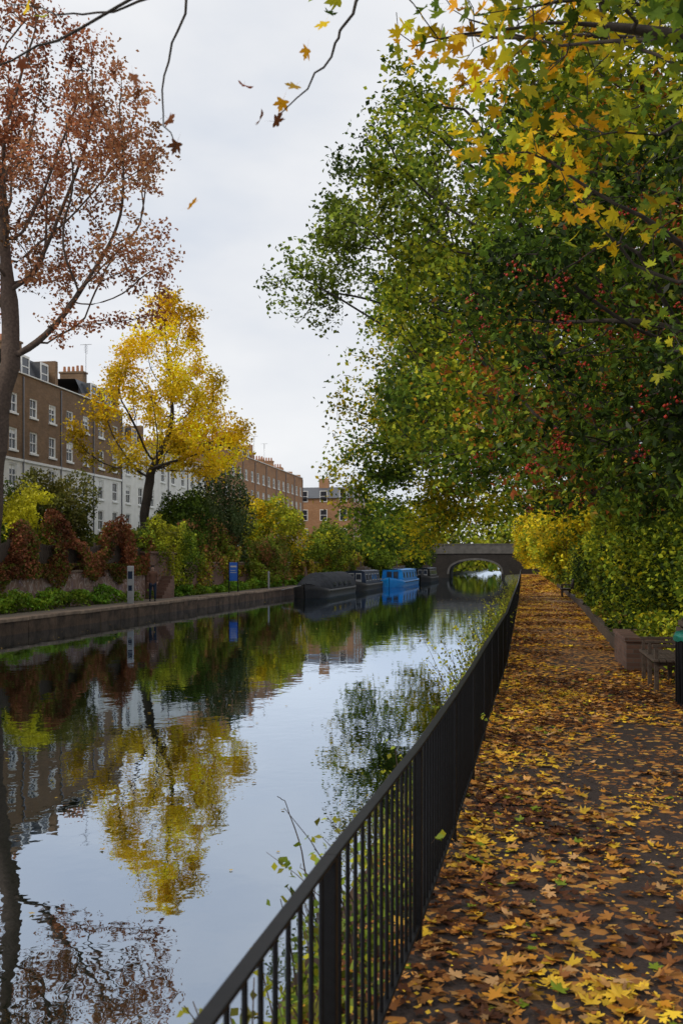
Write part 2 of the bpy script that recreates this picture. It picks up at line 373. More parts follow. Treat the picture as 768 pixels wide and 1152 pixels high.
# right bank trees
tree('tall_alder_tree',[(4.8,42,.4),(4.2,41.5,5),(2.5,40,9)],.34,
     [((-3.6,38,14.6),(4.4,4,5.4)),((-7.8,37,12.2),(2.4,2.5,1.7)),((-2,39,9),(4,4,3)),((1.5,39,14),(4,4,6)),((-5.0,37.5,17.4),(1.8,2,1.9))],
     3200,.46,31,[GD,GM,GG,GM,GL,(.24,.28,.05)],per=38,sig=.32,size=.18,gap=-.1,gsc=1.1,bias=.0)
tree('yellow_green_maple_tree',[(4.4,50,.4),(4.0,49.5,4),(2.5,48,6.5)],.32,
     [((-5.2,45.5,7.6),(3.8,5,4.6)),((-4.5,46,12.4),(3,3.6,3.2)),((-1.5,47,6),(3,4,2.6)),((-7.2,45,4.8),(1.8,2.5,2.6)),((1,48,9),(3,4,4)),((-5.4,46,4.2),(2.6,3.5,2.4))],
     3200,.48,41,[GM,GM,GL,YG,YE,GL],per=38,sig=.34,size=.20,gap=-.15,gsc=1.0,droop=.4)
tree('sycamore_tree',[(4.8,29,.4),(4.5,28.8,4),(3.4,28.4,6.5)],.30,
     [((-.9,27.5,9.2),(3.0,4.5,4.6)),((1.5,29,12),(3.5,4.5,4.2)),((-2.4,28.5,5.6),(1.7,3,2.0)),((1.8,29,6.2),(2.8,4,2.4)),((4.5,29,9),(3,4,5)),((-3.0,27,13),(1.8,2.5,2.2))],
     3400,.42,51,[GD,GM,GL,YG,GM,GL],per=36,sig=.28,size=.165,gap=-.15,gsc=1.2,csc=.7)
def berries(nc):
    def f(e,o,sel,r):
        c=sel[r.integers(0,len(sel),nc)]; P=np.repeat(c,14,axis=0)+r.normal(size=(nc*14,3))*.055-np.array([0,0,.14])-o
        TV=np.array([(1,0,0),(0,1,0),(-1,0,0),(0,-1,0),(0,0,1),(0,0,-1.)]); TF=np.array([(0,1,4),(1,2,4),(2,3,4),(3,0,4),(1,0,5),(2,1,5),(3,2,5),(0,3,5)])
        s=r.uniform(.015,.023,len(P)); V=P[:,None]+s[:,None,None]*TV[None]; F=TF[None]+(np.arange(len(P))*6)[:,None,None]
        mesh_np('berries',V.reshape(-1,3),F.reshape(-1,3),BERRY,e,smooth=True)
    return f
tree('rowan_tree',[(4.2,12.5,.3),(3.9,12.3,2.2),(3.3,12.2,3.2)],.17,
     [((1.2,12.5,4.5),(1.9,3,1.6)),((2.6,12.5,5.6),(1.8,3,1.8)),((-.1,13.2,4.8),(1.0,1.8,1.0)),((3.0,11,3.4),(1.5,2.5,1.5)),((1.9,10.5,3.2),(1.2,2,.9)),((1.2,12.5,3.1),(1.4,2,.9))],
     3800,.22,61,[(.016,.028,.006),GD,GD,GM,GM,GL,(.34,.09,.025)],per=25,sig=.14,size=.115,T=NARROW,gap=-.1,gsc=2.0,csc=1.4,r0=.006,bias=-.06,extra=berries(120),droop=.8)
tree('hawthorn_tree',[(4.6,20.5,.3),(4.2,20.3,2.5),(3.6,20,3.6)],.17,
     [((1.2,19.5,5.2),(2.6,3.5,2.0)),((2.4,20,8.2),(3.4,4,3.0)),((-1.3,20,4.7),(1.6,2.2,1.5)),((4,19,5),(2,3,3)),((.6,21,3.8),(1.6,2.5,1.2))],
     3400,.32,71,[GD,GM,GM,GL,YG,(.6,.2,.03)],per=34,sig=.20,size=.125,gap=-.2,gsc=1.5,csc=1.0,r0=.007,extra=berries(110),bias=-.05)
tree('ash_tree',[(5.6,17,.4),(5.2,16.6,5),(4.6,16,7.5)],.22,
     [((2.2,15.2,9.2),(2.9,3.4,2.8)),((4.5,15,8),(2.5,3,3)),((1.6,15,11.5),(2.2,3,2.2)),((1.0,14.5,7.2),(1.8,2,1.6))],
     2600,.34,81,[GD,GM,GM,GL,YG],per=32,sig=.23,size=.15,T=tmpl_quad(.28),gap=-.1,gsc=1.4,csc=.9,r0=.007)

def tubes(name,polys,mat,parent,sides=6):
    V=[];F=[]
    for pl in polys:
        P=np.array([p[:3] for p in pl],float); rr=np.array([p[3] for p in pl])
        t=np.linspace(0,len(P)-1,(len(P)-1)*6+1)
        def cr(A):
            out=[]
            for x in t:
                i=min(int(x),len(A)-2); f=x-i; p0=A[max(i-1,0)];p1=A[i];p2=A[i+1];p3=A[min(i+2,len(A)-1)]
                out.append(.5*((2*p1)+(p2-p0)*f+(2*p0-5*p1+4*p2-p3)*f*f+(3*p1-p0-3*p2+p3)*f**3))
            return np.array(out)
        Q=cr(P); r_=np.interp(t,range(len(rr)),rr); Q[1:-1]+=RNG.normal(size=Q[1:-1].shape)*.008
        d=unit(np.gradient(Q,axis=0)); o=len(V)
        for q,dd,r1 in zip(Q,d,r_):
            u=np.cross(dd,(.83,.45,.12)); u/=np.linalg.norm(u); v=np.cross(dd,u)
            for s in range(sides):
                a=s*6.28318/sides; V.append(q+r1*(math.cos(a)*u+math.sin(a)*v))
        for i in range(len(Q)-1):
            for s in range(sides):
                F.append((o+i*sides+s,o+i*sides+(s+1)%sides,o+(i+1)*sides+(s+1)%sides,o+(i+1)*sides+s))
    return mesh_np(name,V,F,mat,parent,smooth=True)
def maple_extra(e,o,sel,r):
    o=np.array(o)
    def sh(l): return [(a-o[0],b_-o[1],c-o[2],d) for a,b_,c,d in l]
    tubes('drooping_branches',[
      sh([(3.2,6.3,4.2,.06),(1.2,5.0,5.4,.035),(-.6,4.0,4.9,.016),(-1.5,3.8,4.15,.007),(-2.1,3.7,3.84,.004),(-2.5,3.7,3.75,.002)]),
      sh([(-.6,4.0,4.9,.014),(-1.15,3.8,4.5,.008),(-1.31,3.8,4.1,.006),(-1.42,3.8,3.75,.004),(-1.37,3.8,3.5,.002)]),
      sh([(.3,4.5,5.2,.016),(-.38,4.0,4.5,.009),(-.66,3.95,4.1,.007),(-.75,3.9,3.87,.005),(-.95,3.9,3.66,.002)]),
      sh([(-1.45,3.8,4.12,.006),(-1.75,3.8,4.08,.004),(-2.1,3.8,4.16,.002)]),
      ],BARK,e)
    P=np.array([(-1.52,3.75,3.78),(-1.5,3.75,3.72),(-1.08,3.8,3.73),(-1.02,3.82,3.6),(-.95,3.8,3.58),(-1.3,3.8,3.27),(-1.95,3.7,4.07),(-1.9,3.7,4.03),(-.85,3.9,3.9),(-.78,3.9,4.0),(-1.98,3.7,3.85),(-.95,3.9,3.70),(-.9,3.9,3.76),(-1.36,3.8,3.52),(-1.39,3.8,3.62)])
    C=np.array([RU,BRN,(.3,.08,.03),BRN,BRN,YO,YE,YG,YO,YE,RD,YO,(.5,.3,.04),BRN,RU])
    leaves('hanging_leaves',P-o,np.full(len(P),.085),MAPLE,C,e,droop=1.5,rng=r)
tree('maple_tree',[(3.6,7.2,.2),(3.3,6.9,2.8),(2.5,6.4,4.0)],.17,
     [((-.45,5.0,4.5),(.8,.9,.4)),((.25,5.3,4.4),(.9,1.2,.7)),((.85,5.5,4.1),(.6,1.2,.75)),((1.8,5.8,5.2),(1.6,1.8,1.3)),((.6,6.5,5.6),(1.6,1.6,.8)),((2.2,6.2,3.9),(1.0,1.2,.9)),((1.0,6.6,4.4),(1.0,1.2,.9)),((1.5,7.2,3.7),(.9,1.2,.8))],
     2000,.16,91,[GD,GM,GM,GL,YG,YE,YO],per=3.8,sig=.10,size=.12,T=MAPLE,gap=-.1,gsc=2.4,csc=1.5,r0=.003,tipmax=4,droop=1.0,extra=maple_extra,bias=-.04)

# ------------------------------------------------------------------ shrubs
def shrub(name,c,rad,n,cols,seed,size=.12,gap=-.4,csc=1.0,stems=True,T=QUAD,droop=0):
    n=int(n*1.9); size=size*1.12
    r=np.random.default_rng(seed); e=empty(name,(c[0],c[1],c[2]-rad[2]))
    o=np.array([c[0],c[1],c[2]-rad[2]])
    d=unit(r.normal(size=(n,3))); lump=1+.24*noise3(d*2.2,1.6,seed)+.15*noise3(d*6,1.5,seed+1)
    P=np.array(c)+d*np.array(rad)*(lump*(r.random(n)**.28))[:,None]
    P=P[noise3(P,2.6/max(.5,min(rad)),seed+2)>gap]
    P[:,2]=np.maximum(P[:,2],o[2]+.02*r.random(len(P)))
    leaves('foliage',P-o,size*r.uniform(.6,1.3,len(P)),T,palette(P,cols,seed,csc,bri=.5,rng=r),e,rng=r,droop=droop)
    if stems:
        pl=[]
        for i in range(7):
            q=unit(r.normal(size=(1,3)))[0]; q[2]=abs(q[2])+.5
            t=q*np.array(rad)*.9
            pl.append([(0,0,-.05,.03),(t[0]*.4,t[1]*.4,rad[2]*.6,.02),(t[0]*.8,t[1]*.8,rad[2]+t[2]*.55,.006)])
        tubes('stems',pl,BARK,e,5)
    return e
def band(name,x0,x1,y0,y1,zf,n,cols,seed,size=.1,sizek=0,gap=-.2,csc=.8,power=.6,xf=None,T=QUAD,nsc=1.5,z0=-.05,ypow=1.0,droop=0,bri=.5):
    r=np.random.default_rng(seed); Y=y0+(y1-y0)*r.random(n)**ypow; U=r.random(n); X=x0+(x1-x0)*U
    if xf: X=X+np.array([xf(a) for a in Y])
    Q=np.stack([X*1.0,Y,np.zeros(n)],1)
    H=zf*(.75+.45*noise3(Q,nsc,seed)+.15*noise3(Q,nsc*3,seed+1)); Z=z0+np.maximum(H,.05)*r.random(n)**power
    P=np.stack([X,Y,Z],1); P=P[noise3(P,nsc*1.6,seed+4)>gap]
    return leaves(name,P,(size+sizek*np.maximum(P[:,1],0))*r.uniform(.6,1.3,len(P)),T,palette(P,cols,seed,csc,bri=bri,rng=r),None,rng=r,droop=droop)
band('hedge',.2,2.6,6,130,2.4,130000,[GD,GD,GM,GL,YG,GM,GD],101,.06,.0016,xf=pr,nsc=1.1,ypow=1.5,gap=-.35,bri=.6)
band('woodland_foliage',4,11,-6,150,12,120000,[GD,GD,GM,GL,GM],102,.22,.0015,nsc=.5,xf=pr,power=.8,ypow=1.1,gap=-.6)
band('ivy_ground_cover',.05,.8,5,120,.6,32000,[GD,GM,GL,BRN,YG],103,.065,.0012,xf=pr,nsc=2)
shrub('yellow_hazel_shrub',(2.9,72,3.8),(2.5,8,3.2),9000,[GL,YG,YE,GM],111,.22)
shrub('yellow_hazel_shrub',(3.9,100,4.8),(3.0,14,4.2),9000,[YG,YE,GL],112,.28)
shrub('yellow_hazel_shrub',(1.2,138,5.0),(2.6,6,4.0),6000,[YG,YE,YE,GL],113,.28)
shrub('elder_shrub',(3.4,36,2.4),(1.3,5,2.2),9000,[GD,GM,GL,YG],114,.13)
shrub('elder_shrub',(3.6,24.5,2.0),(1.4,3,1.8),9000,[GM,GL,YG,YE],115,.10)
shrub('elder_shrub',(3.5,16.3,1.5),(1.0,2.2,1.3),9000,[GM,GL,YG,YG],116,.075)
# left bank planting
shrub('dark_laurel_bush',(-23.4,46.5,4.0),(2.3,2.4,2.4),9000,[(.05,.07,.015),OL,(.09,.10,.02),(.17,.15,.03)],121,.14)
shrub('golden_privet_bush',(-21.4,41,3.4),(1.1,1.2,1.7),4200,[YG,(.55,.50,.03),GL],122,.12)
shrub('bay_tree',(-25.5,43,3.6),(2.0,2.4,2.3),8000,[GD,GM,GL],123,.15)
shrub('laurel_bush',(-22.3,63.5,3.5),(2.3,3.0,2.9),9000,[GD,GM,GD,GL],124,.16)
shrub('yew_bush',(-21.4,69,4.6),(2.4,3.4,3.8),9000,[GD,GG,GD,(.09,.12,.05)],125,.16)
shrub('climbing_ivy',(-19.9,54,2.1),(1.1,4.8,2.2),11000,[GM,GL,YG,OL],126,.13)
shrub('spindle_bush',(-20.6,80,4.3),(2.6,5,3.2),9000,[GL,YG,GM,YE],127,.19)
shrub('dogwood_bush',(-18.6,96,2.8),(2.1,7,2.9),8000,[GM,GL,GD,YG],128,.2)
shrub('viburnum_bush',(-19.2,74,1.8),(1.3,6,1.9),9000,[RU,GM,OL,GL],129,.14)
shrub('hazel_bush',(-26,78,3.9),(2.4,5,3.0),8000,[GM,GL,YG],130,.2)
shrub('willow_bush',(-17.0,118,3.4),(2.7,10,3.6),9000,[GD,GM,GL],131,.25)
shrub('willow_bush',(-15.2,141,3.4),(2.6,7,3.8),9000,[GM,GD,GL],134,.26)
shrub('holly_bush',(-24,33.5,3.6),(3,3,2.8),6000,[GD,GM,RU],132,.15)
shrub('cotoneaster_bush',(-20.6,64,2.2),(1.3,5,2.4),9000,[GM,GD,RU,OL,GL],133,.14)
band('bank_undergrowth',-2.65,-1.75,20,140,.75,70000,[GM,GL,(.15,.32,.03),GM],141,.08,.0014,xf=lx,nsc=1.6,z0=-.1)
band('rust_creeper',-3.3,-2.42,22,50.5,2.35,80000,[BRN,RD,RU,(.20,.07,.04),OL,GM,RD],142,.12,.0004,xf=lx,nsc=1.1,z0=1.15,power=.8,droop=1,gap=-.8)
band('garden_shrubbery',-9.0,-3.4,22,140,2.3,90000,[GD,GM,OL,GL,GD],144,.18,.0010,xf=lx,nsc=.6,z0=1.2)
band('wall_creeper',-2.75,-2.4,50,140,2.9,50000,[GM,GL,RU,YG,GD,RD],145,.13,.0010,xf=lx,nsc=.9,z0=-.1,gap=-.25)
r=np.random.default_rng(146); n=12000; Y=22+30*r.random(n); top=1.75; L_=(.35+.6*noise3(np.stack([Y,Y*0,Y*0],1),1.6,146))*1.2
P=np.stack([np.array([lx(a) for a in Y])-2.62+.14*r.random(n),Y,top-np.maximum(L_,.05)*r.random(n)],1)
leaves('hanging_creeper',P,.12*r.uniform(.6,1.2,n),QUAD,palette(P,[BRN,RD,OL,GM,(.19,.07,.04)],147,1.2,rng=r),droop=2,rng=r)
band('distant_trees',-70,60,185,250,15,34000,[GM,GL,YG,OL,GD],151,1.1,0,nsc=.12,z0=0,gap=-.9,power=.8)

# left retaining wall
m=MB(); m2=MB(); m3=MB()
for y in np.arange(-30,148,2.):
    a=lx(y)-2.66; 
    t=m if y<50 else m2
    h=1.5+.12*math.sin(y*.13)
    t.box(a-.3,a,y,y+1.998,-.4,h if y<50 else 1.75)
    m3.box(a-.36,a+.06,y,y+1.998,(h if y<50 else 1.75)+.002,(h if y<50 else 1.75)+.09)
e=empty('retaining_wall'); m.obj('rendered_wall',GRAF,e); m2.obj('brick_wall',BRICK_DARK,e); m3.obj('coping',STONE,e)
m=MB()
for y in np.arange(22,50,.16): m.box(-19.75,-19.72,y,y+.13,1.62,2.6+.05*math.sin(y*3))
for y in np.arange(22,50,2.): m.box(-19.83,-19.752,y,y+.09,1.6,2.75)
m.box(-19.8,-19.752,22,50,2.0,2.08); m.box(-19.8,-19.752,22,50,2.4,2.48)
m.obj('timber_garden_fence',WOODD)
m=MB(); m.box(-19.9,-19.2,49.6,53.4,-.1,2.3); m.box(-20,-19.1,49.5,53.5,2.302,2.4)
for i in range(6): m.box(-19.198,-18.6+.0,49.8+i*.3,50.098+i*.3,-.1,.1+i*.2)
m.obj('brick_steps',BRICK_DARK)

# ------------------------------------------------------------------ houses
def house(name,y0,w,bays,x,z0,fl,brick,roof,rng,stucco_fl=1,depth=9,sth=3.0):
    e=empty(name,(x,y0,z0))
    B=MB();ST=MB();FR=MB();GL_=MB();RF=MB();CH=MB();POT=MB();AE=MB()
    H=fl*sth+.9
    bw=w/bays; ww=.98
    for s in range(fl):
        zb=s*sth; wh=[1.5,1.55,1.5,1.4,1.25][min(s,4)]; zs=zb+.6; zt=zs+wh
        T=ST if s<stucco_fl else B
        z1=zb+sth if s<fl-1 else H
        T.quad((0,0,zb),(0,w,zb),(0,w,zs),(0,0,zs)); T.quad((0,0,zt),(0,w,zt),(0,w,z1),(0,0,z1))
        for k_ in range(bays+1):
            a=0 if k_==0 else (k_-.5)*bw+ww/2; c=w if k_==bays else (k_+.5)*bw-ww/2
            T.quad((0,a,zs),(0,c,zs),(0,c,zt),(0,a,zt))
        for k_ in range(bays):
            a=(k_+.5)*bw-ww/2; c=a+ww; dp=-.14
            ST.quad((0,a,zs),(dp,a,zs),(dp,a,zt),(0,a,zt)); ST.quad((0,c,zs),(0,c,zt),(dp,c,zt),(dp,c,zs))
            ST.quad((0,a,zt),(dp,a,zt),(dp,c,zt),(0,c,zt)); ST.quad((0,a,zs),(0,c,zs),(dp,c,zs),(dp,a,zs))
            GL_.quad((dp+.02,a,zs),(dp+.02,c,zs),(dp+.02,c,zt),(dp+.02,a,zt))
            f=.085; fx0,fx1=dp+.022,dp+.10
            FR.box(fx0,fx1,a,a+f,zs,zt); FR.box(fx0,fx1,c-f,c,zs,zt); FR.box(fx0,fx1,a+f,c-f,zt-f,zt); FR.box(fx0,fx1,a+f,c-f,zs,zs+f)
            zm=(zs+zt)/2; FR.box(fx0,fx1-.01,a+f,c-f,zm-.035,zm+.035)
            FR.box(fx0,fx1-.03,(a+c)/2-.018,(a+c)/2+.018,zs+f,zm-.035); FR.box(fx0,fx1-.03,(a+c)/2-.018,(a+c)/2+.018,zm+.035,zt-f)
            FR.box(.002,.10,a-.08,c+.08,zs-.12,zs-.002)
            if rng.random()<.5: 
                zz=zm+.1+rng.random()*.3; FR.quad((dp+.03,a+f,zz),(dp+.03,c-f,zz),(dp+.03,c-f,zt-f),(dp+.03,a+f,zt-f))
            if s>=stucco_fl: CH.box(.002,.012,a-.1,c+.1,zt+.002,zt+.22)
    FR.box(.003,.09,0.003,w-.003,stucco_fl*sth-.08,stucco_fl*sth+.08)
    FR.box(.003,.12,0.003,w-.003,H-.04,H+.03)
    AE.box(.01,.09,w-.12,w-.04,0,H-.2)
    B.quad((0,0,0),(0,0,H),(-depth,0,H),(-depth,0,0)); B.quad((0,w,0),(-depth,w,0),(-depth,w,H),(0,w,H)); B.quad((-depth,0,0),(-depth,0,H),(-depth,w,H),(-depth,w,0))
    RF.quad((-.3,0,H-.35),(-.3,w,H-.35),(-depth,w,H-.35),(-depth,0,H-.35)); B.quad((-.3,0,H-.35),(-.3,0,H),(-.3,w,H),(-.3,w,H-.35)); FR.quad((0,0,H+.031),(0,w,H+.031),(-.3,w,H+.031),(-.3,0,H+.031))
    if roof=='mansard':
        RF.quad((-.5,0,H-.34),(-.5,w,H-.34),(-1.5,w,H+1.7),(-1.5,0,H+1.7)); RF.quad((-1.5,0,H+1.7),(-1.5,w,H+1.7),(-depth,w,H+1.9),(-depth,0,H+1.9))
        for k_ in range(bays):
            a=(k_+.5)*bw-.55; c=a+1.1
            RF.box(-1.6,-.62,a,c,H,H+1.5); FR.box(-.618,-.56,a,c,H+.05,H+.15); FR.box(-.618,-.56,a,c,H+1.35,H+1.5); FR.box(-.618,-.56,a,a+.1,H+.15,H+1.35); FR.box(-.618,-.56,c-.1,c,H+.15,H+1.35)
            FR.box(-.618,-.57,a+.1,c-.1,H+.72,H+.79)
            GL_.quad((-.612,a+.1,H+.15),(-.612,c-.1,H+.15),(-.612,c-.1,H+1.35),(-.612,a+.1,H+1.35))
    hh=H+ (1.9 if roof=='mansard' else .5)
    B.box(-depth,-.35,w-.2,w+.2,H-.36,hh)
    sx=-3.2; ch=hh+1.0+rng.random()*.5
    CH.box(sx-2.0,sx,w-.38,w+.38,hh-.8,ch); CH.box(sx-2.08,sx+.08,w-.45,w+.45,ch+.002,ch+.14)
    for i in range(5): POT.cyl(sx-.25-i*.38,w,ch+.14,ch+.6+.1*rng.random(),.13,.10,9)
    if rng.random()<.4:
        ax=sx+.1; AE.cyl(ax,w,ch-.6,ch+2.4,.02,.02,5)
        for i in range(6): AE.box(ax-.01,ax+.01,w-.35,w+.35,ch+1.7+i*.12,ch+1.715+i*.12)
        AE.box(ax-.5,ax+.5,w-.012,w+.012,ch+2.35,ch+2.38)
    B.obj('walls',brick,e);ST.obj('stucco',STUCCO,e);FR.obj('sash_frames',WPAINT,e);GL_.obj('window_panes',GLASS,e);RF.obj('roof',SLATE,e);CH.obj('chimney',BRICK_BROWN if brick is BRICK_BROWN else BRICK_RED,e);POT.obj('chimney_pots',TERRA,e);AE.obj('pipes_and_aerial',METALG,e)
hr=np.random.default_rng(5)
y=44.; i=0
while y<142:
    late=y>95; mid=76<y<95
    house('terraced_house',y,5.4,2,-32-(0 if not late else .6),1.3,4 if mid else 5,BRICK_RED if late else BRICK_BROWN,'mansard' if i in(3,5,6,13) else 'flat',hr,4 if mid else (1 if late else 3),sth=2.38 if not late else 2.45)
    y+=5.4; i+=1
def block(name,x0,x1,y0,y1,z0,H,brick,rows,cols):
    e=empty(name,(x0,y0,z0)); B=MB();F_=MB();G=MB();R_=MB();C=MB()
    w=x1-x0;d=y1-y0
    B.box(0,w,0,d,0,H)
    R_.quad((-.3,-.3,H+.01),(w+.3,-.3,H+.01),(w+.3,d/2,H+2.2),(-.3,d/2,H+2.2)); R_.quad((-.3,d+.3,H+.01),(-.3,d/2,H+2.2),(w+.3,d/2,H+2.2),(w+.3,d+.3,H+.01))
    B.v+=[(0,0,H),(0,d,H),(0,d/2,H+2.1),(w,0,H),(w,d,H),(w,d/2,H+2.1)]; n=len(B.v); B.f+=[(n-6,n-5,n-4),(n-3,n-1,n-2)]
    for r_ in range(rows):
        for c_ in range(cols):
            zz=1+r_*3.; xx=w*(c_+.5)/cols
            G.box(xx-.5,xx+.5,-.03,-.004,zz,zz+1.6)
            for (a,bb,cc,dd) in((xx-.6,xx-.5,zz-.1,zz+1.7),(xx+.5,xx+.6,zz-.1,zz+1.7),(xx-.5,xx+.5,zz+1.6,zz+1.7),(xx-.5,xx+.5,zz-.1,zz),(xx-.5,xx+.5,zz+.77,zz+.83)): F_.box(a,bb,-.06,-.002,cc,dd)
        ny=max(2,int(d/3))
        for c_ in range(ny):
            zz=1+r_*3.; yy=d*(c_+.5)/ny
            G.box(w+.004,w+.03,yy-.5,yy+.5,zz,zz+1.6)
            for (a,bb,cc,dd) in((yy-.6,yy-.5,zz-.1,zz+1.7),(yy+.5,yy+.6,zz-.1,zz+1.7),(yy-.5,yy+.5,zz+1.6,zz+1.7),(yy-.5,yy+.5,zz-.1,zz),(yy-.5,yy+.5,zz+.77,zz+.83)): F_.box(w+.002,w+.06,a,bb,cc,dd)
    C.box(w*.3,w*.3+1.6,d/2-.4,d/2+.4,H+1.5,H+3.6)
    B.obj('walls',brick,e);F_.obj('window_frames',WPAINT,e);G.obj('window_panes',GLASS,e);R_.obj('roof',SLATE,e);C.obj('chimney',BRICK_RED,e)
block('brick_house',-36,-26.5,156,168,1.5,10.5,BRICK_RED,4,3)

# ------------------------------------------------------------------ bridge
def bridge():
    e=empty('canal_bridge',(0,152,0)); W=MB();SO=MB();CO=MB();PA=MB()
    xa,xb=-11.0,-3.2; xc=(xa+xb)/2; a=(xb-xa)/2; zs=0; rise=2.1; top=4.1; D=8
    n=28; arc=[(xc-a*math.cos(math.pi*i/n), zs+rise*math.sin(math.pi*i/n)**.7) for i in range(n+1)]
    def zt(x): return top+.35*math.cos((x-xc)/22*1.57)
    for yy in(0,D):
        for i in range(n):
            (x0,z0),(x1,z1)=arc[i],arc[i+1]; W.quad((x0,yy,z0),(x1,yy,z1),(x1,yy,zt(x1)),(x0,yy,zt(x0)))
        for (x0,x1) in((-30,xa),(xb,12)):
            k_=8
            for i in range(k_):
                p=x0+(x1-x0)*i/k_;q=x0+(x1-x0)*(i+1)/k_; W.quad((p,yy,-2),(q,yy,-2),(q,yy,zt(q)),(p,yy,zt(p)))
    for i in range(n):
        (x0,z0),(x1,z1)=arc[i],arc[i+1]; SO.quad((x0,0,z0),(x0,D,z0),(x1,D,z1),(x1,0,z1))
        def off(x,z,k_): 
            dx,dz=x-xc,(z-zs)*1.6; l=math.hypot(dx,dz); return (x+dx/l*k_,z+dz/l*k_)
        p=off(x0,z0,.3);q=off(x1,z1,.3)
        CO.v+=[(x0,-.06,z0),(x1,-.06,z1),(q[0],-.06,q[1]),(p[0],-.06,p[1])]; l=len(CO.v); CO.f.append((l-4,l-3,l-2,l-1))
        CO.quad((x0,-.06,z0),(x0,0,z0),(x1,0,z1),(x1,-.06,z1))
    for xx in(xa,xb): SO.quad((xx,0,-2),(xx,D,-2),(xx,D,zs),(xx,0,zs))
    xs=np.linspace(-30,12,30)
    for i in range(29):
        p,q=xs[i],xs[i+1]
        for (z0,z1,y0,y1) in((-1.35,-1.15,-.14,.0),(0,.16,-.1,.45)):
            o=len(CO.v)
            CO.v+=[(p,y0,zt(p)+z0),(q,y0,zt(q)+z0),(q,y1,zt(q)+z0),(p,y1,zt(p)+z0),(p,y0,zt(p)+z1),(q,y0,zt(q)+z1),(q,y1,zt(q)+z1),(p,y1,zt(p)+z1)]
            CO.f+= [(o,o+3,o+2,o+1),(o+4,o+5,o+6,o+7),(o,o+1,o+5,o+4),(o+2,o+3,o+7,o+6)]
        PA.quad((p,-.03,zt(p)-1.15),(q,-.03,zt(q)-1.15),(q,-.03,zt(q)),(p,-.03,zt(p)))
        W.quad((p,.4,zt(p)-1),(q,.4,zt(q)-1),(q,D,zt(q)-1),(p,D,zt(p)-1))
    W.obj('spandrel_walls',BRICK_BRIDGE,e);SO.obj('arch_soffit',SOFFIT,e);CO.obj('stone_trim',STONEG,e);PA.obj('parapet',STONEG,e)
bridge()

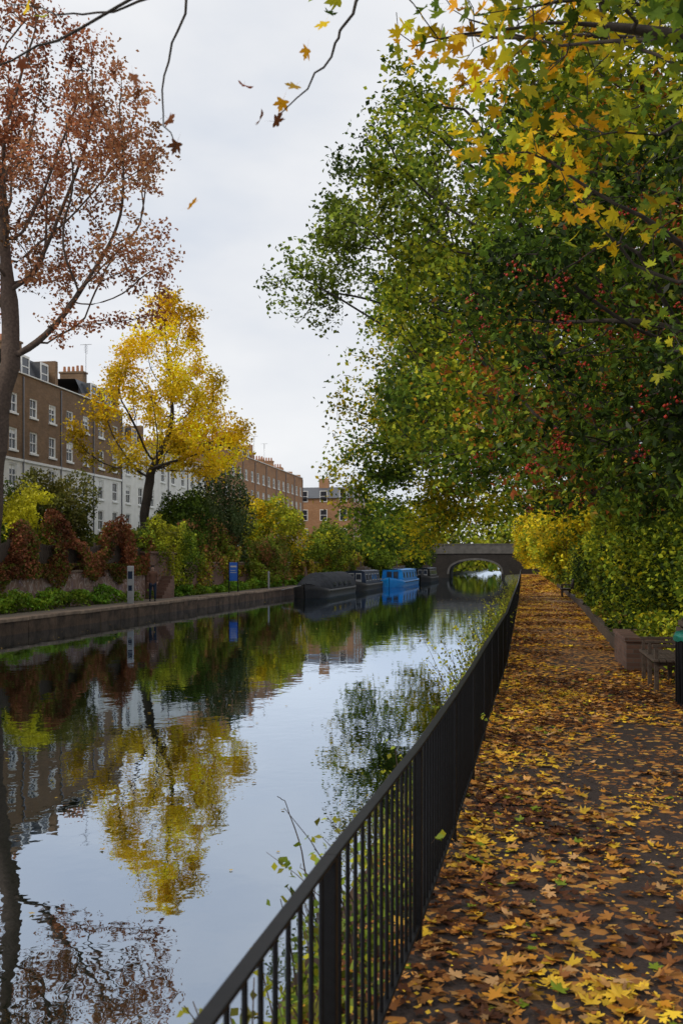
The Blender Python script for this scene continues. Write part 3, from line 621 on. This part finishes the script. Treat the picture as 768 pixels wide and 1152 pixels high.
# ------------------------------------------------------------------ narrowboats
def narrowboat(name,xc,y0,L,W,hullm,cabm,style):
    e=empty(name,(xc,y0,WL)); n=30
    V=[];F=[]
    for i in range(n+1):
        t=i/n; s=t*L
        hw=W/2*(1-(1-min(s/2.6,1))**2.2) if s<2.6 else W/2
        if s>L-1.3: hw=W/2*math.sqrt(max(0,1-((s-(L-1.3))/1.3)**2*.75))
        hw=max(hw,.03); g=.55+.4*max(0,1-s/3)**1.5+.1*max(0,(s-(L-2))/2)
        V+=[(-hw*.8,s+.0,-.25),(-hw*.95,s-.06*g,.0),(-hw,s-.15*g,g*.6),(-hw,s-.2*g,g),(-hw+.07 if hw>.1 else 0,s-.2*g,g),
            (-hw+.07 if hw>.1 else 0,s,g-.12),(hw-.07 if hw>.1 else 0,s,g-.12),
            (hw-.07 if hw>.1 else 0,s-.2*g,g),(hw,s-.2*g,g),(hw,s-.15*g,g*.6),(hw*.95,s-.06*g,.0),(hw*.8,s,-.25)]
    k=12
    for i in range(n):
        for j in range(k-1): a=i*k+j; F.append((a,a+1,a+k+1,a+k))
    h=mesh_np('hull',V,F,hullm,e)
    R_=MB()
    for sg in(-1,1):
        R_.box(sg*(W/2+.004) if sg>0 else -W/2-.045,W/2+.045 if sg>0 else -W/2-.004,2.6,L-1.4,.40,.46)
    R_.obj('rubbing_strake',BLACKP,e)
    a,bb=2.4,L-1.9
    if style=='tarp':
        V=[];F=[]; ns=18; prof=[(-1,.0),(-.97,.35),(-.72,.72),(-.35,.93),(0,1.0),(.35,.93),(.72,.72),(.97,.35),(1,.0)]
        for i in range(ns+1):
            s=.9+(L-2.0)*i/ns; q=min(1,.35+.65*min(i/4,1)); sag=.06*math.sin(i*1.57)**2
            w=(W/2-.03)*min(1,.45+.55*(s/2.8))
            for px,pz in prof: V.append((px*w,s,.55+pz*(1.15*q-sag)+.02*math.sin(i*2.1+px*5)))
        for i in range(ns):
            for j in range(8): p=i*9+j; F.append((p,p+1,p+10,p+9))
        mesh_np('tarpaulin',V,F,TARP,e)
        m=MB()
        m.v=[V[j] for j in range(9)]; m.f=[tuple(range(9))]; m.obj('tarpaulin_front',TARP,e)
        m=MB(); m.v=[V[-9+j] for j in range(9)]; m.f=[tuple(range(9))]; m.obj('tarpaulin_back',BLACKP,e)
        m=MB()
        for i in(5,8,11,14): 
            s=.9+(L-2.0)*i/ns
            for sg in(-1,1): m.box(sg*(W/2-.02)-.01,sg*(W/2-.02)+.012,s-.5,s+.4,.72,.98)
        m.obj('tarpaulin_windows',GLASS,e)
    else:
        w0=W/2-.13; w1=W/2-.30; z0=.44; z1=1.62
        C=MB(); 
        for s0,s1 in((a,bb),):
            C.quad((-w0,s0,z0),(-w0,s1,z0),(-w1,s1,z1),(-w1,s0,z1)); C.quad((w0,s0,z0),(w1,s0,z1),(w1,s1,z1),(w0,s1,z0))
            C.quad((-w0,s0,z0),(-w1,s0,z1),(w1,s0,z1),(w0,s0,z0)); C.quad((-w0,s1,z0),(w0,s1,z0),(w1,s1,z1),(-w1,s1,z1))
        C.obj('cabin',cabm,e)
        C=MB(); xs=np.linspace(-w1-.05,w1+.05,7)
        for i in range(6):
            f=lambda x:z1+.012+.1*(1-(x/(w1+.05))**2)
            C.quad((xs[i],a-.08,f(xs[i])),(xs[i+1],a-.08,f(xs[i+1])),(xs[i+1],bb+.25,f(xs[i+1])),(xs[i],bb+.25,f(xs[i])))
        C.quad(*[(x,a-.08,z) for x,z in((-w1-.05,z1-.03),(w1+.05,z1-.03),(w1+.05,z1+.012),(-w1-.05,z1+.012))])
        C.obj('cabin_roof',NAVY if style!='blue' else BLUEP,e)
        G=MB();FRM=MB()
        for sg in(-1,1):
            for i in range(5):
                s=a+1.0+i*(bb-a-2)/4
                def pt(s_,z_,o_): 
                    f=(z_-z0)/(z1-z0); return (sg*(w0+(w1-w0)*f+o_),s_,z_)
                q=[pt(s-.42,.88,.012),pt(s+.42,.88,.012),pt(s+.42,1.34,.012),pt(s-.42,1.34,.012)]
                p=[pt(s-.48,.82,.006),pt(s+.48,.82,.006),pt(s+.48,1.40,.006),pt(s-.48,1.40,.006)]
                G.quad(*q); FRM.quad(*p)
        for xx in(-.32,.32):
            G.quad((xx-.2,a-.06,.95),(xx+.2,a-.06,.95),(xx+.2,a-.06,1.4),(xx-.2,a-.06,1.4)); FRM.box(xx-.24,xx+.24,a-.05,a-.003,.55,1.48)
        G.obj('cabin_windows',GLASS,e); FRM.obj('window_frames',SIGNW if style!='blue' else NAVY,e)
        m=MB(); m.box(-.35,.35,a+3,a+4,z1+.12,z1+.36); m.box(-.25,.3,a+6,a+7.2,z1+.12,z1+.3); m.cyl(.3,a+1.2,z1+.08,z1+.75,.06,.06,8); m.cyl(.3,a+1.2,z1+.75,z1+.85,.1,.07,8)
        m.box(-.5,-.1,bb-2.5,bb-1.2,z1+.1,z1+.42)
        m.obj('roof_clutter',WOODD,e)
    m=MB(); m.cyl(0,L-.2,.4,1.25,.03,.03,8); m.box(-.02,.02,L-1.2,L-.17,1.2,1.24); m.cyl(0,.4,.8,1.0,.05,.05,8); m.obj('tiller_and_post',IRON,e)
    m=MB(); 
    for s in(3.2,L*.5,L-3): m.cyl(-W/2-.12,s,.05,.45,.09,.09,8)
    m.obj('fenders',BLACKP,e)
    tubes('mooring_rope',[[(0,.3,.9,.015),(-1.0,-.3,.7,.015),(-1.45,-.6,.56,.015)]],SIGNW,e,5)
    return e
narrowboat('tarpaulin_covered_narrowboat',-14.3,65,14.5,2.5,BLACKP,NAVY,'tarp')
narrowboat('navy_narrowboat',-14.0,81,13,2.2,BLACKP,NAVY,'navy')
narrowboat('blue_narrowboat',-12.6,95,17,2.5,BLUEP,BLUEP,'blue')
narrowboat('black_narrowboat',-12.0,119,14,2.2,BLACKP,BLACKP,'navy')

# ------------------------------------------------------------------ canal-side railing
def fence():
    e=empty('iron_railing'); B=MB();P_=MB();T=MB()
    sp=1.83; y=2.95-sp*5
    while y<120:
        y2=y+sp; xa,xb=fx(y),fx(y2)
        P_.box(xa-.02,xa+.02,y-.02,y+.02,-.15,.955)
        P_.box(xa-.045,xa+.045,y-.045,y+.045,-.05,.012)
        def seg(M,z0,z1,h):
            o=len(M.v)
            M.v+=[(xa-h,y,z0),(xa+h,y,z0),(xb+h,y2,z0),(xb-h,y2,z0),(xa-h,y,z1),(xa+h,y,z1),(xb+h,y2,z1),(xb-h,y2,z1)]
            M.f+= [(o,o+3,o+2,o+1),(o+4,o+5,o+6,o+7),(o,o+1,o+5,o+4),(o+1,o+2,o+6,o+5),(o+2,o+3,o+7,o+6),(o+3,o,o+4,o+7)]
        seg(T,.955,.967,.021); seg(T,.10,.115,.018)
        nb=15
        for i in range(1,nb):
            f=i/nb; x=xa+(xb-xa)*f; yy=y+sp*f
            if y<45: B.cyl(x,yy,.115,.955,.0075,.0075,6,False)
            else: B.box(x-.007,x+.007,yy-.007,yy+.007,.115,.955)
        y=y2
    P_.obj('posts',IRON,e,.003);T.obj('rails',IRON,e,.003);B.obj('balusters',IRON,e)
fence()

# ------------------------------------------------------------------ towpath furniture
def bench(x,y0,L):
    e=empty('park_bench',(x,y0,0)); m=MB(); k=MB()
    for i in range(5): m.box(.0+i*.095,.08+i*.095,0,L,.44,.475)
    for i in range(4): 
        z=.56+i*.1; xx=.50+i*.03
        m.box(xx,xx+.03,0,L,z,z+.08)
    for yy in(.12,L/2-.03,L-.18):
        k.box(.03,.09,yy,yy+.06,0,.438); k.box(.42,.48,yy,yy+.06,0,.438); k.box(.03,.48,yy+.005,yy+.055,.38,.436)
        o=len(k.v)
        k.v+=[(.51,yy,.38),(.59,yy,.38),(.59,yy+.06,.38),(.51,yy+.06,.38),(.625,yy,.98),(.675,yy,.98),(.675,yy+.06,.98),(.625,yy+.06,.98)]
        k.f+= [(o,o+3,o+2,o+1),(o+4,o+5,o+6,o+7),(o,o+1,o+5,o+4),(o+1,o+2,o+6,o+5),(o+2,o+3,o+7,o+6),(o+3,o,o+4,o+7)]
        k.box(-.0,.5,yy+.005,yy+.055,.64,.68); k.box(.03,.08,yy+.006,yy+.054,.476,.638)
    m.obj('slats',WOODD,e,.006); k.obj('frame',WOODD,e,.005)
bench(1.80,14.5,1.8)
bench(1.95,52,1.8)
e=empty('litter_bin',(2.20,13.3,0)); m=MB()
m.cyl(0,0,.02,.86,.24,.27,20); m.cyl(0,0,0,.05,.26,.26,20)
for i in range(20):
    a=i*math.pi/10; m.box(.268*math.cos(a)-.012,.268*math.cos(a)+.012,.268*math.sin(a)-.012,.268*math.sin(a)+.012,.06,.84)
m.cyl(0,0,.862,.90,.29,.29,20); m.obj('body',IRON,e)
V=[];F=[];nn=20
for j,(rr,z) in enumerate([(.295,.84),(.305,.88),(.31,.91),(.28,.955),(.16,.93),(.03,.90)]):
    for i in range(nn): a=i*6.28318/nn; q=1+.05*math.sin(5*a+j); V.append((rr*q*math.cos(a),rr*q*math.sin(a),z+.012*math.sin(7*a+j*2)))
for j in range(5):
    for i in range(nn): F.append((j*nn+i,j*nn+(i+1)%nn,(j+1)*nn+(i+1)%nn,(j+1)*nn+i))
mesh_np('bin_liner',V,F,TEAL,e,smooth=True)
e=empty('brick_planter',(1.72,17.4,0)); m=MB(); W_,L_,H_=1.9,2.2,.5
m.box(0,W_,0,.22,0,H_);m.box(0,W_,L_-.22,L_,0,H_);m.box(0,.22,.222,L_-.222,0,H_);m.box(W_-.22,W_,.222,L_-.222,0,H_); m.obj('walls',BRICK_PLANT,e)
m=MB(); m.box(-.03,W_+.03,-.03,.25,H_+.002,H_+.07);m.box(-.03,W_+.03,L_-.25,L_+.03,H_+.002,H_+.07);m.box(-.03,.25,.252,L_-.252,H_+.002,H_+.07);m.box(W_-.25,W_+.03,.252,L_-.252,H_+.002,H_+.07); m.obj('coping',BRICK_PLANT,e,.006)
m=MB(); m.box(.23,W_-.23,.23,L_-.23,.05,.44); m.obj('soil',GROUND,e)
n=1800;P=np.stack([RNG.uniform(.25,W_-.2,n),RNG.uniform(.25,L_-.2,n),.45+.5*RNG.random(n)**1.5],1)
leaves('plants',P,RNG.uniform(.05,.1,n),QUAD,palette(P,[GM,GL,YG,YE],7,3),e)
m=MB(); y=20.2
while y<75:
    a=pr(y);c=pr(y+1.2); o=len(m.v); h=.26+RNG.normal()*.012
    m.v+=[(a,y,-.05),(a+.16,y,-.05),(c+.16,y+1.19,-.05),(c,y+1.19,-.05),(a,y,h),(a+.16,y,h),(c+.16,y+1.19,h),(c,y+1.19,h)]
    m.f+= [(o,o+3,o+2,o+1),(o+4,o+5,o+6,o+7),(o,o+1,o+5,o+4),(o+1,o+2,o+6,o+5),(o+2,o+3,o+7,o+6),(o+3,o,o+4,o+7)]
    y+=1.2
m.obj('timber_edging',WOODD,bevel=.01)

# far bank signs
e=empty('information_post',(-17.75,43.4,-.09)); m=MB(); m.box(-.15,.15,-.05,.05,0,1.75); m.obj('panel',SIGNW,e,.02)
m=MB(); m.box(-.11,.11,-.056,-.052,1.15,1.5); m.box(-.09,.09,-.056,-.052,.6,.85); m.obj('printed_face',NAVY,e)
e=empty('blue_canal_sign',(-17.6,59.5,-.09)); m=MB(); m.box(-.26,.26,-.03,.03,.75,1.9); m.obj('board',SIGNB,e,.01)
m=MB(); m.box(-.31,-.262,-.03,.03,0,1.95); m.box(.262,.31,-.03,.03,0,1.95); m.obj('posts',IRON,e)
m=MB(); m.box(-.2,.2,-.035,-.032,1.6,1.7); m.box(-.2,.15,-.035,-.032,1.38,1.42);m.box(-.2,.2,-.035,-.032,1.25,1.29); m.obj('lettering',SIGNW,e)
e=empty('mooring_post',(-17.3,67,-.09)); m=MB(); m.cyl(0,0,0,1.2,.07,.06,12); m.cyl(0,0,1.2,1.28,.09,.04,12); m.obj('post',SIGNW,e)

# ------------------------------------------------------------------ person on the far bank
def person(name,loc,rot,coat,trous):
    e=empty(name,loc); e.rotation_euler=(0,0,rot)
    SK=mat_noise('skin',(.38,.22,.16),(.45,.27,.2),10,.5,0); HR=mat_noise('hair',(.02,.014,.01),(.05,.035,.025),40,.6,.3)
    def skin(nm,v,ed,rad,mat,sub=2):
        me=bpy.data.meshes.new(nm); me.from_pydata(v,ed,[]); me.materials.append(mat); o=link(bpy.data.objects.new(nm,me),e)
        md=o.modifiers.new('Skin','SKIN'); md.use_smooth_shade=True
        for i,rr in enumerate(rad): me.skin_vertices[0].data[i].radius=(rr,rr) if not isinstance(rr,tuple) else rr
        me.skin_vertices[0].data[0].use_root=True
        o.modifiers.new('Sub','SUBSURF').levels=sub; o.modifiers['Sub'].render_levels=sub
        return o
    skin('coat',[(0,0,.95),(0,0,1.12),(0,0,1.3),(0,0,1.43),(.17,0,1.42),(.24,.02,1.18),(.22,-.10,.98),(-.17,0,1.42),(-.24,.02,1.18),(-.23,-.06,.96),(0,0,.78)],
         [(0,1),(1,2),(2,3),(3,4),(4,5),(5,6),(3,7),(7,8),(8,9),(0,10)],[(.18,.13),(.16,.12),(.19,.13),(.12,.1),.075,.058,.045,.075,.058,.045,(.20,.15)],coat)
    skin('trousers',[(0,0,.9),(.10,0,.82),(.11,-.03,.48),(.11,.03,.08),(-.10,0,.82),(-.12,.02,.48),(-.13,.10,.08)],[(0,1),(1,2),(2,3),(0,4),(4,5),(5,6)],[.13,.10,.07,.055,.10,.07,.055],trous)
    for sx,yy in((.11,.03),(-.13,.10)):
        skin('shoe',[(sx,yy+.05,.05),(sx,yy-.06,.05),(sx,yy-.17,.035)],[(0,1),(1,2)],[.045,.045,.035],BLACKP)
    skin('head',[(0,0,1.46),(0,0,1.53),(0,-.01,1.60),(0,-.015,1.68)],[(0,1),(1,2),(2,3)],[.055,.055,.085,.08],SK)
    skin('hair',[(0,.02,1.66),(0,.03,1.72),(0,.055,1.60)],[(0,1),(0,2)],[.095,.08,.07],HR)
    m=MB(); m.box(-.012,.012,-.115,-.09,1.60,1.64); m.obj('nose',SK,e,.008)
    m=MB(); m.box(-.045,-.02,-.098,-.088,1.635,1.65); m.box(.02,.045,-.098,-.088,1.635,1.65); m.box(-.025,.025,-.098,-.088,1.565,1.575); m.obj('eyes_and_mouth',HR,e)
    for sx,base in((1,(.22,-.12,.93)),(-1,(-.23,-.07,.91))):
        bx,by,bz=base
        skin('palm',[(bx,by+.01,bz+.03),(bx,by,bz-.03)],[(0,1)],[(.03,.03),(.036,.03)],SK,1)
        for i in range(4):
            skin('finger_%d'%i,[(bx,by-.03+i*.02,bz-.04),(bx-sx*.005,by-.03+i*.02,bz-.085),(bx-sx*.02,by-.03+i*.02,bz-.115)],[(0,1),(1,2)],[.010,.009,.007],SK,1)
        skin('thumb',[(bx,by-.03,bz),(bx-sx*.02,by-.055,bz-.03),(bx-sx*.02,by-.06,bz-.055)],[(0,1),(1,2)],[.012,.01,.008],SK,1)
person('standing_person',(-17.75,46.2,-.085),math.radians(25),mat_noise('brown_coat',(.10,.045,.028),(.16,.075,.045),8,.9,.2),NAVY)

# ------------------------------------------------------------------ fallen leaves
LC=[(.07,.027,.013),(.13,.05,.02),(.24,.09,.025),(.40,.165,.035),(.46,.27,.12),(.60,.25,.025),(.62,.35,.05),(.80,.50,.04)]
def litter(name,y0,y1,n,T,smin,smax,seed,keep=.0,centre=.3,edge=1.5,bias=0):
    r=np.random.default_rng(seed); Y=y0+(y1-y0)*r.random(n); A=np.array([fx(a) for a in Y])-.45; B_=np.array([pr(a) for a in Y])+.35
    U=r.random(n); X=A+(B_-A)*U
    P=np.stack([X,Y,np.zeros(n)],1)
    dens=centre+.58*noise3(P,1.1,seed)+.30*noise3(P,4,seed+1)+edge*np.abs(U-.62)**1.2
    P=P[r.random(n)<dens+keep]
    e_=np.array([fx(a) for a in P[:,1]])
    P[:,2]=.012+.024*r.random(len(P))-np.where(P[:,0]<e_-.05,.03+.28*np.clip(e_-P[:,0]-.05,0,1),0)
    C=palette(P,LC,seed+2,2.5,jit=.32,bri=.25,bias=bias,rng=r)
    g=r.random(len(P))<.025; C[g]=np.array(GL)*.8
    leaves(name,P,r.uniform(smin,smax,len(P)),T,C,None,LITTER,flat=.76,rng=r)
litter('fallen_leaves',1.0,9,8600,MAPLE,.05,.13,201,0,.12,2.1,-.06)
litter('fallen_leaves',9,22,13500,MAPS,.06,.13,202,0,.28,1.6,-.02)
litter('fallen_leaves',22,60,22000,MAPS,.08,.15,203,.2,bias=.03)
litter('fallen_leaves',60,140,18000,QUAD,.14,.26,204,.4,bias=.05)
litter('leaf_crumbs',1.0,14,15000,QUAD,.012,.045,205,.1)
r=np.random.default_rng(206); n=1500
P=np.stack([r.uniform(-16,-1.1,n),3+90*r.random(n)**.8,np.full(n,WL+.008)],1); P=P[(noise3(P,.5,9)>.3)|(P[:,0]>-1.8)]
leaves('floating_leaves',P,r.uniform(.04,.09,len(P)),MAPS,palette(P,[(.3,.16,.04),(.5,.33,.06),(.6,.45,.07)],8,2,rng=r),None,LITTER,flat=.985,rng=r)

# weeds on the canal margin
def weeds(name,n,y0,y1,seed,hmax,cols):
    r=np.random.default_rng(seed); V=[];F=[];LP=[]; 
    for i in range(n):
        y=y0+(y1-y0)*r.random()**1.5; x=fx(y)-.12-r.random()*.42; z=-.12 if x>rx(y)+.2 else -.35
        h=hmax*r.uniform(.3,1)*(.6+.4*math.sin(y*1.7)**2); lean=r.normal(size=2)*.22*h; lean[0]-=.12*h
        p=[]; 
        for k_ in range(6):
            t=k_/5; p.append((x+lean[0]*t*t,y+lean[1]*t*t,z+h*t))
        o=len(V)
        for k_,q in enumerate(p):
            w=.004*(1-k_/6)+.001; V+=[(q[0]-w,q[1],q[2]),(q[0]+w,q[1]+w,q[2])]
        for k_ in range(5): a=o+k_*2; F.append((a,a+1,a+3,a+2))
        for k_ in range(int(8+h*26)):
            t=r.uniform(.12,1); LP.append((x+lean[0]*t*t+r.normal()*.035,y+lean[1]*t*t+r.normal()*.035,z+h*t))
    e=empty(name); mesh_np('stems',V,F,BARKR,e)
    P=np.array(LP); leaves('weed_leaves',P,r.uniform(.025,.06,len(P)),QUAD,palette(P,cols,seed,2,rng=r),e,rng=r)
weeds('canal_margin_weeds',420,2.4,30,301,.85,[GM,GL,(.2,.3,.05),YG,OL])
weeds('canal_margin_weeds',420,12,80,302,1.4,[GM,GL,YG,OL])
r=np.random.default_rng(303); n=16000; Y=2+50*r.random(n)**1.6; X=np.array([fx(a) for a in Y])-.08-.5*r.random(n)
P=np.stack([X,Y,-.1-.28*np.clip((-X+np.array([fx(a) for a in Y])-.1),0,1)+.12*r.random(n)**2],1); P=P[noise3(P,3,5)>-.15]
leaves('bank_grass',P,r.uniform(.03,.07,len(P))*(1+P[:,1]*.02),QUAD,palette(P,[GM,GL,OL,(.3,.18,.04)],6,2,rng=r),rng=r)
tubes('dead_reed_stalk',[[(-1.15,5.9,-.6,.006),(-1.3,5.95,.0,.005),(-1.42,5.95,.35,.003),(-1.47,5.9,.42,.002)],[(-1.12,5.6,-.6,.005),(-1.2,5.7,-.1,.004),(-1.3,5.8,.05,.002)]],WOODD,None,5)

# ------------------------------------------------------------------ sky + light
W=bpy.data.worlds.new('World'); S.world=W; W.use_nodes=True; nt=W.node_tree; bg=nt.nodes['Background']
sky=nt.nodes.new('ShaderNodeTexSky'); sky.sky_type='NISHITA'; sky.sun_disc=False; sky.sun_elevation=math.radians(38); sky.sun_rotation=math.radians(235)
tc=nt.nodes.new('ShaderNodeTexCoord'); mp=nt.nodes.new('ShaderNodeMapping'); mp.inputs['Scale'].default_value=(1,1,2.2); nt.links.new(tc.outputs['Generated'],mp.inputs[0])
n1=N(nt,'ShaderNodeTexNoise',Scale=2.4,Detail=7,Roughness=.5); nt.links.new(mp.outputs[0],n1.inputs['Vector'])
c=ramp(nt,n1.outputs['Fac'],[(.32,(.64,.70,.80)),(.5,(.82,.84,.88)),(.68,(.96,.96,.965))])
vm=nt.nodes.new('ShaderNodeVectorMath'); vm.operation='SCALE'; vm.inputs['Scale'].default_value=10.4; nt.links.new(c,vm.inputs[0])
mx=N(nt,'ShaderNodeMix',data_type='RGBA'); mx.inputs[0].default_value=.92
nt.links.new(sky.outputs[0],mx.inputs[6]); nt.links.new(vm.outputs[0],mx.inputs[7]); nt.links.new(mx.outputs[2],bg.inputs[0]); bg.inputs[1].default_value=.1
sd=bpy.data.lights.new('sun','SUN'); sd.energy=1.5; sd.angle=math.radians(12); sd.color=(1,.90,.74)
so=link(bpy.data.objects.new('sun',sd)); az=math.radians(235)
d=Vector((math.sin(az)*math.cos(math.radians(38)),math.cos(az)*math.cos(math.radians(38)),math.sin(math.radians(38))))
so.rotation_euler=d.to_track_quat('Z','Y').to_euler()

# ------------------------------------------------------------------ camera
cd=bpy.data.cameras.new('camera'); cam=link(bpy.data.objects.new('camera',cd))
cam.location=(0,0,1.85); cam.rotation_euler=(math.radians(90),0,math.radians(10.3))
cd.sensor_fit='VERTICAL'; cd.sensor_height=36; cd.sensor_width=24; cd.lens=35; cd.shift_y=.0486; cd.clip_end=3000; cd.clip_start=.05
cd.dof.use_dof=True; cd.dof.focus_distance=14; cd.dof.aperture_fstop=4.5
S.camera=cam
S.view_settings.view_transform='Standard'; S.view_settings.look='None'; S.view_settings.exposure=0
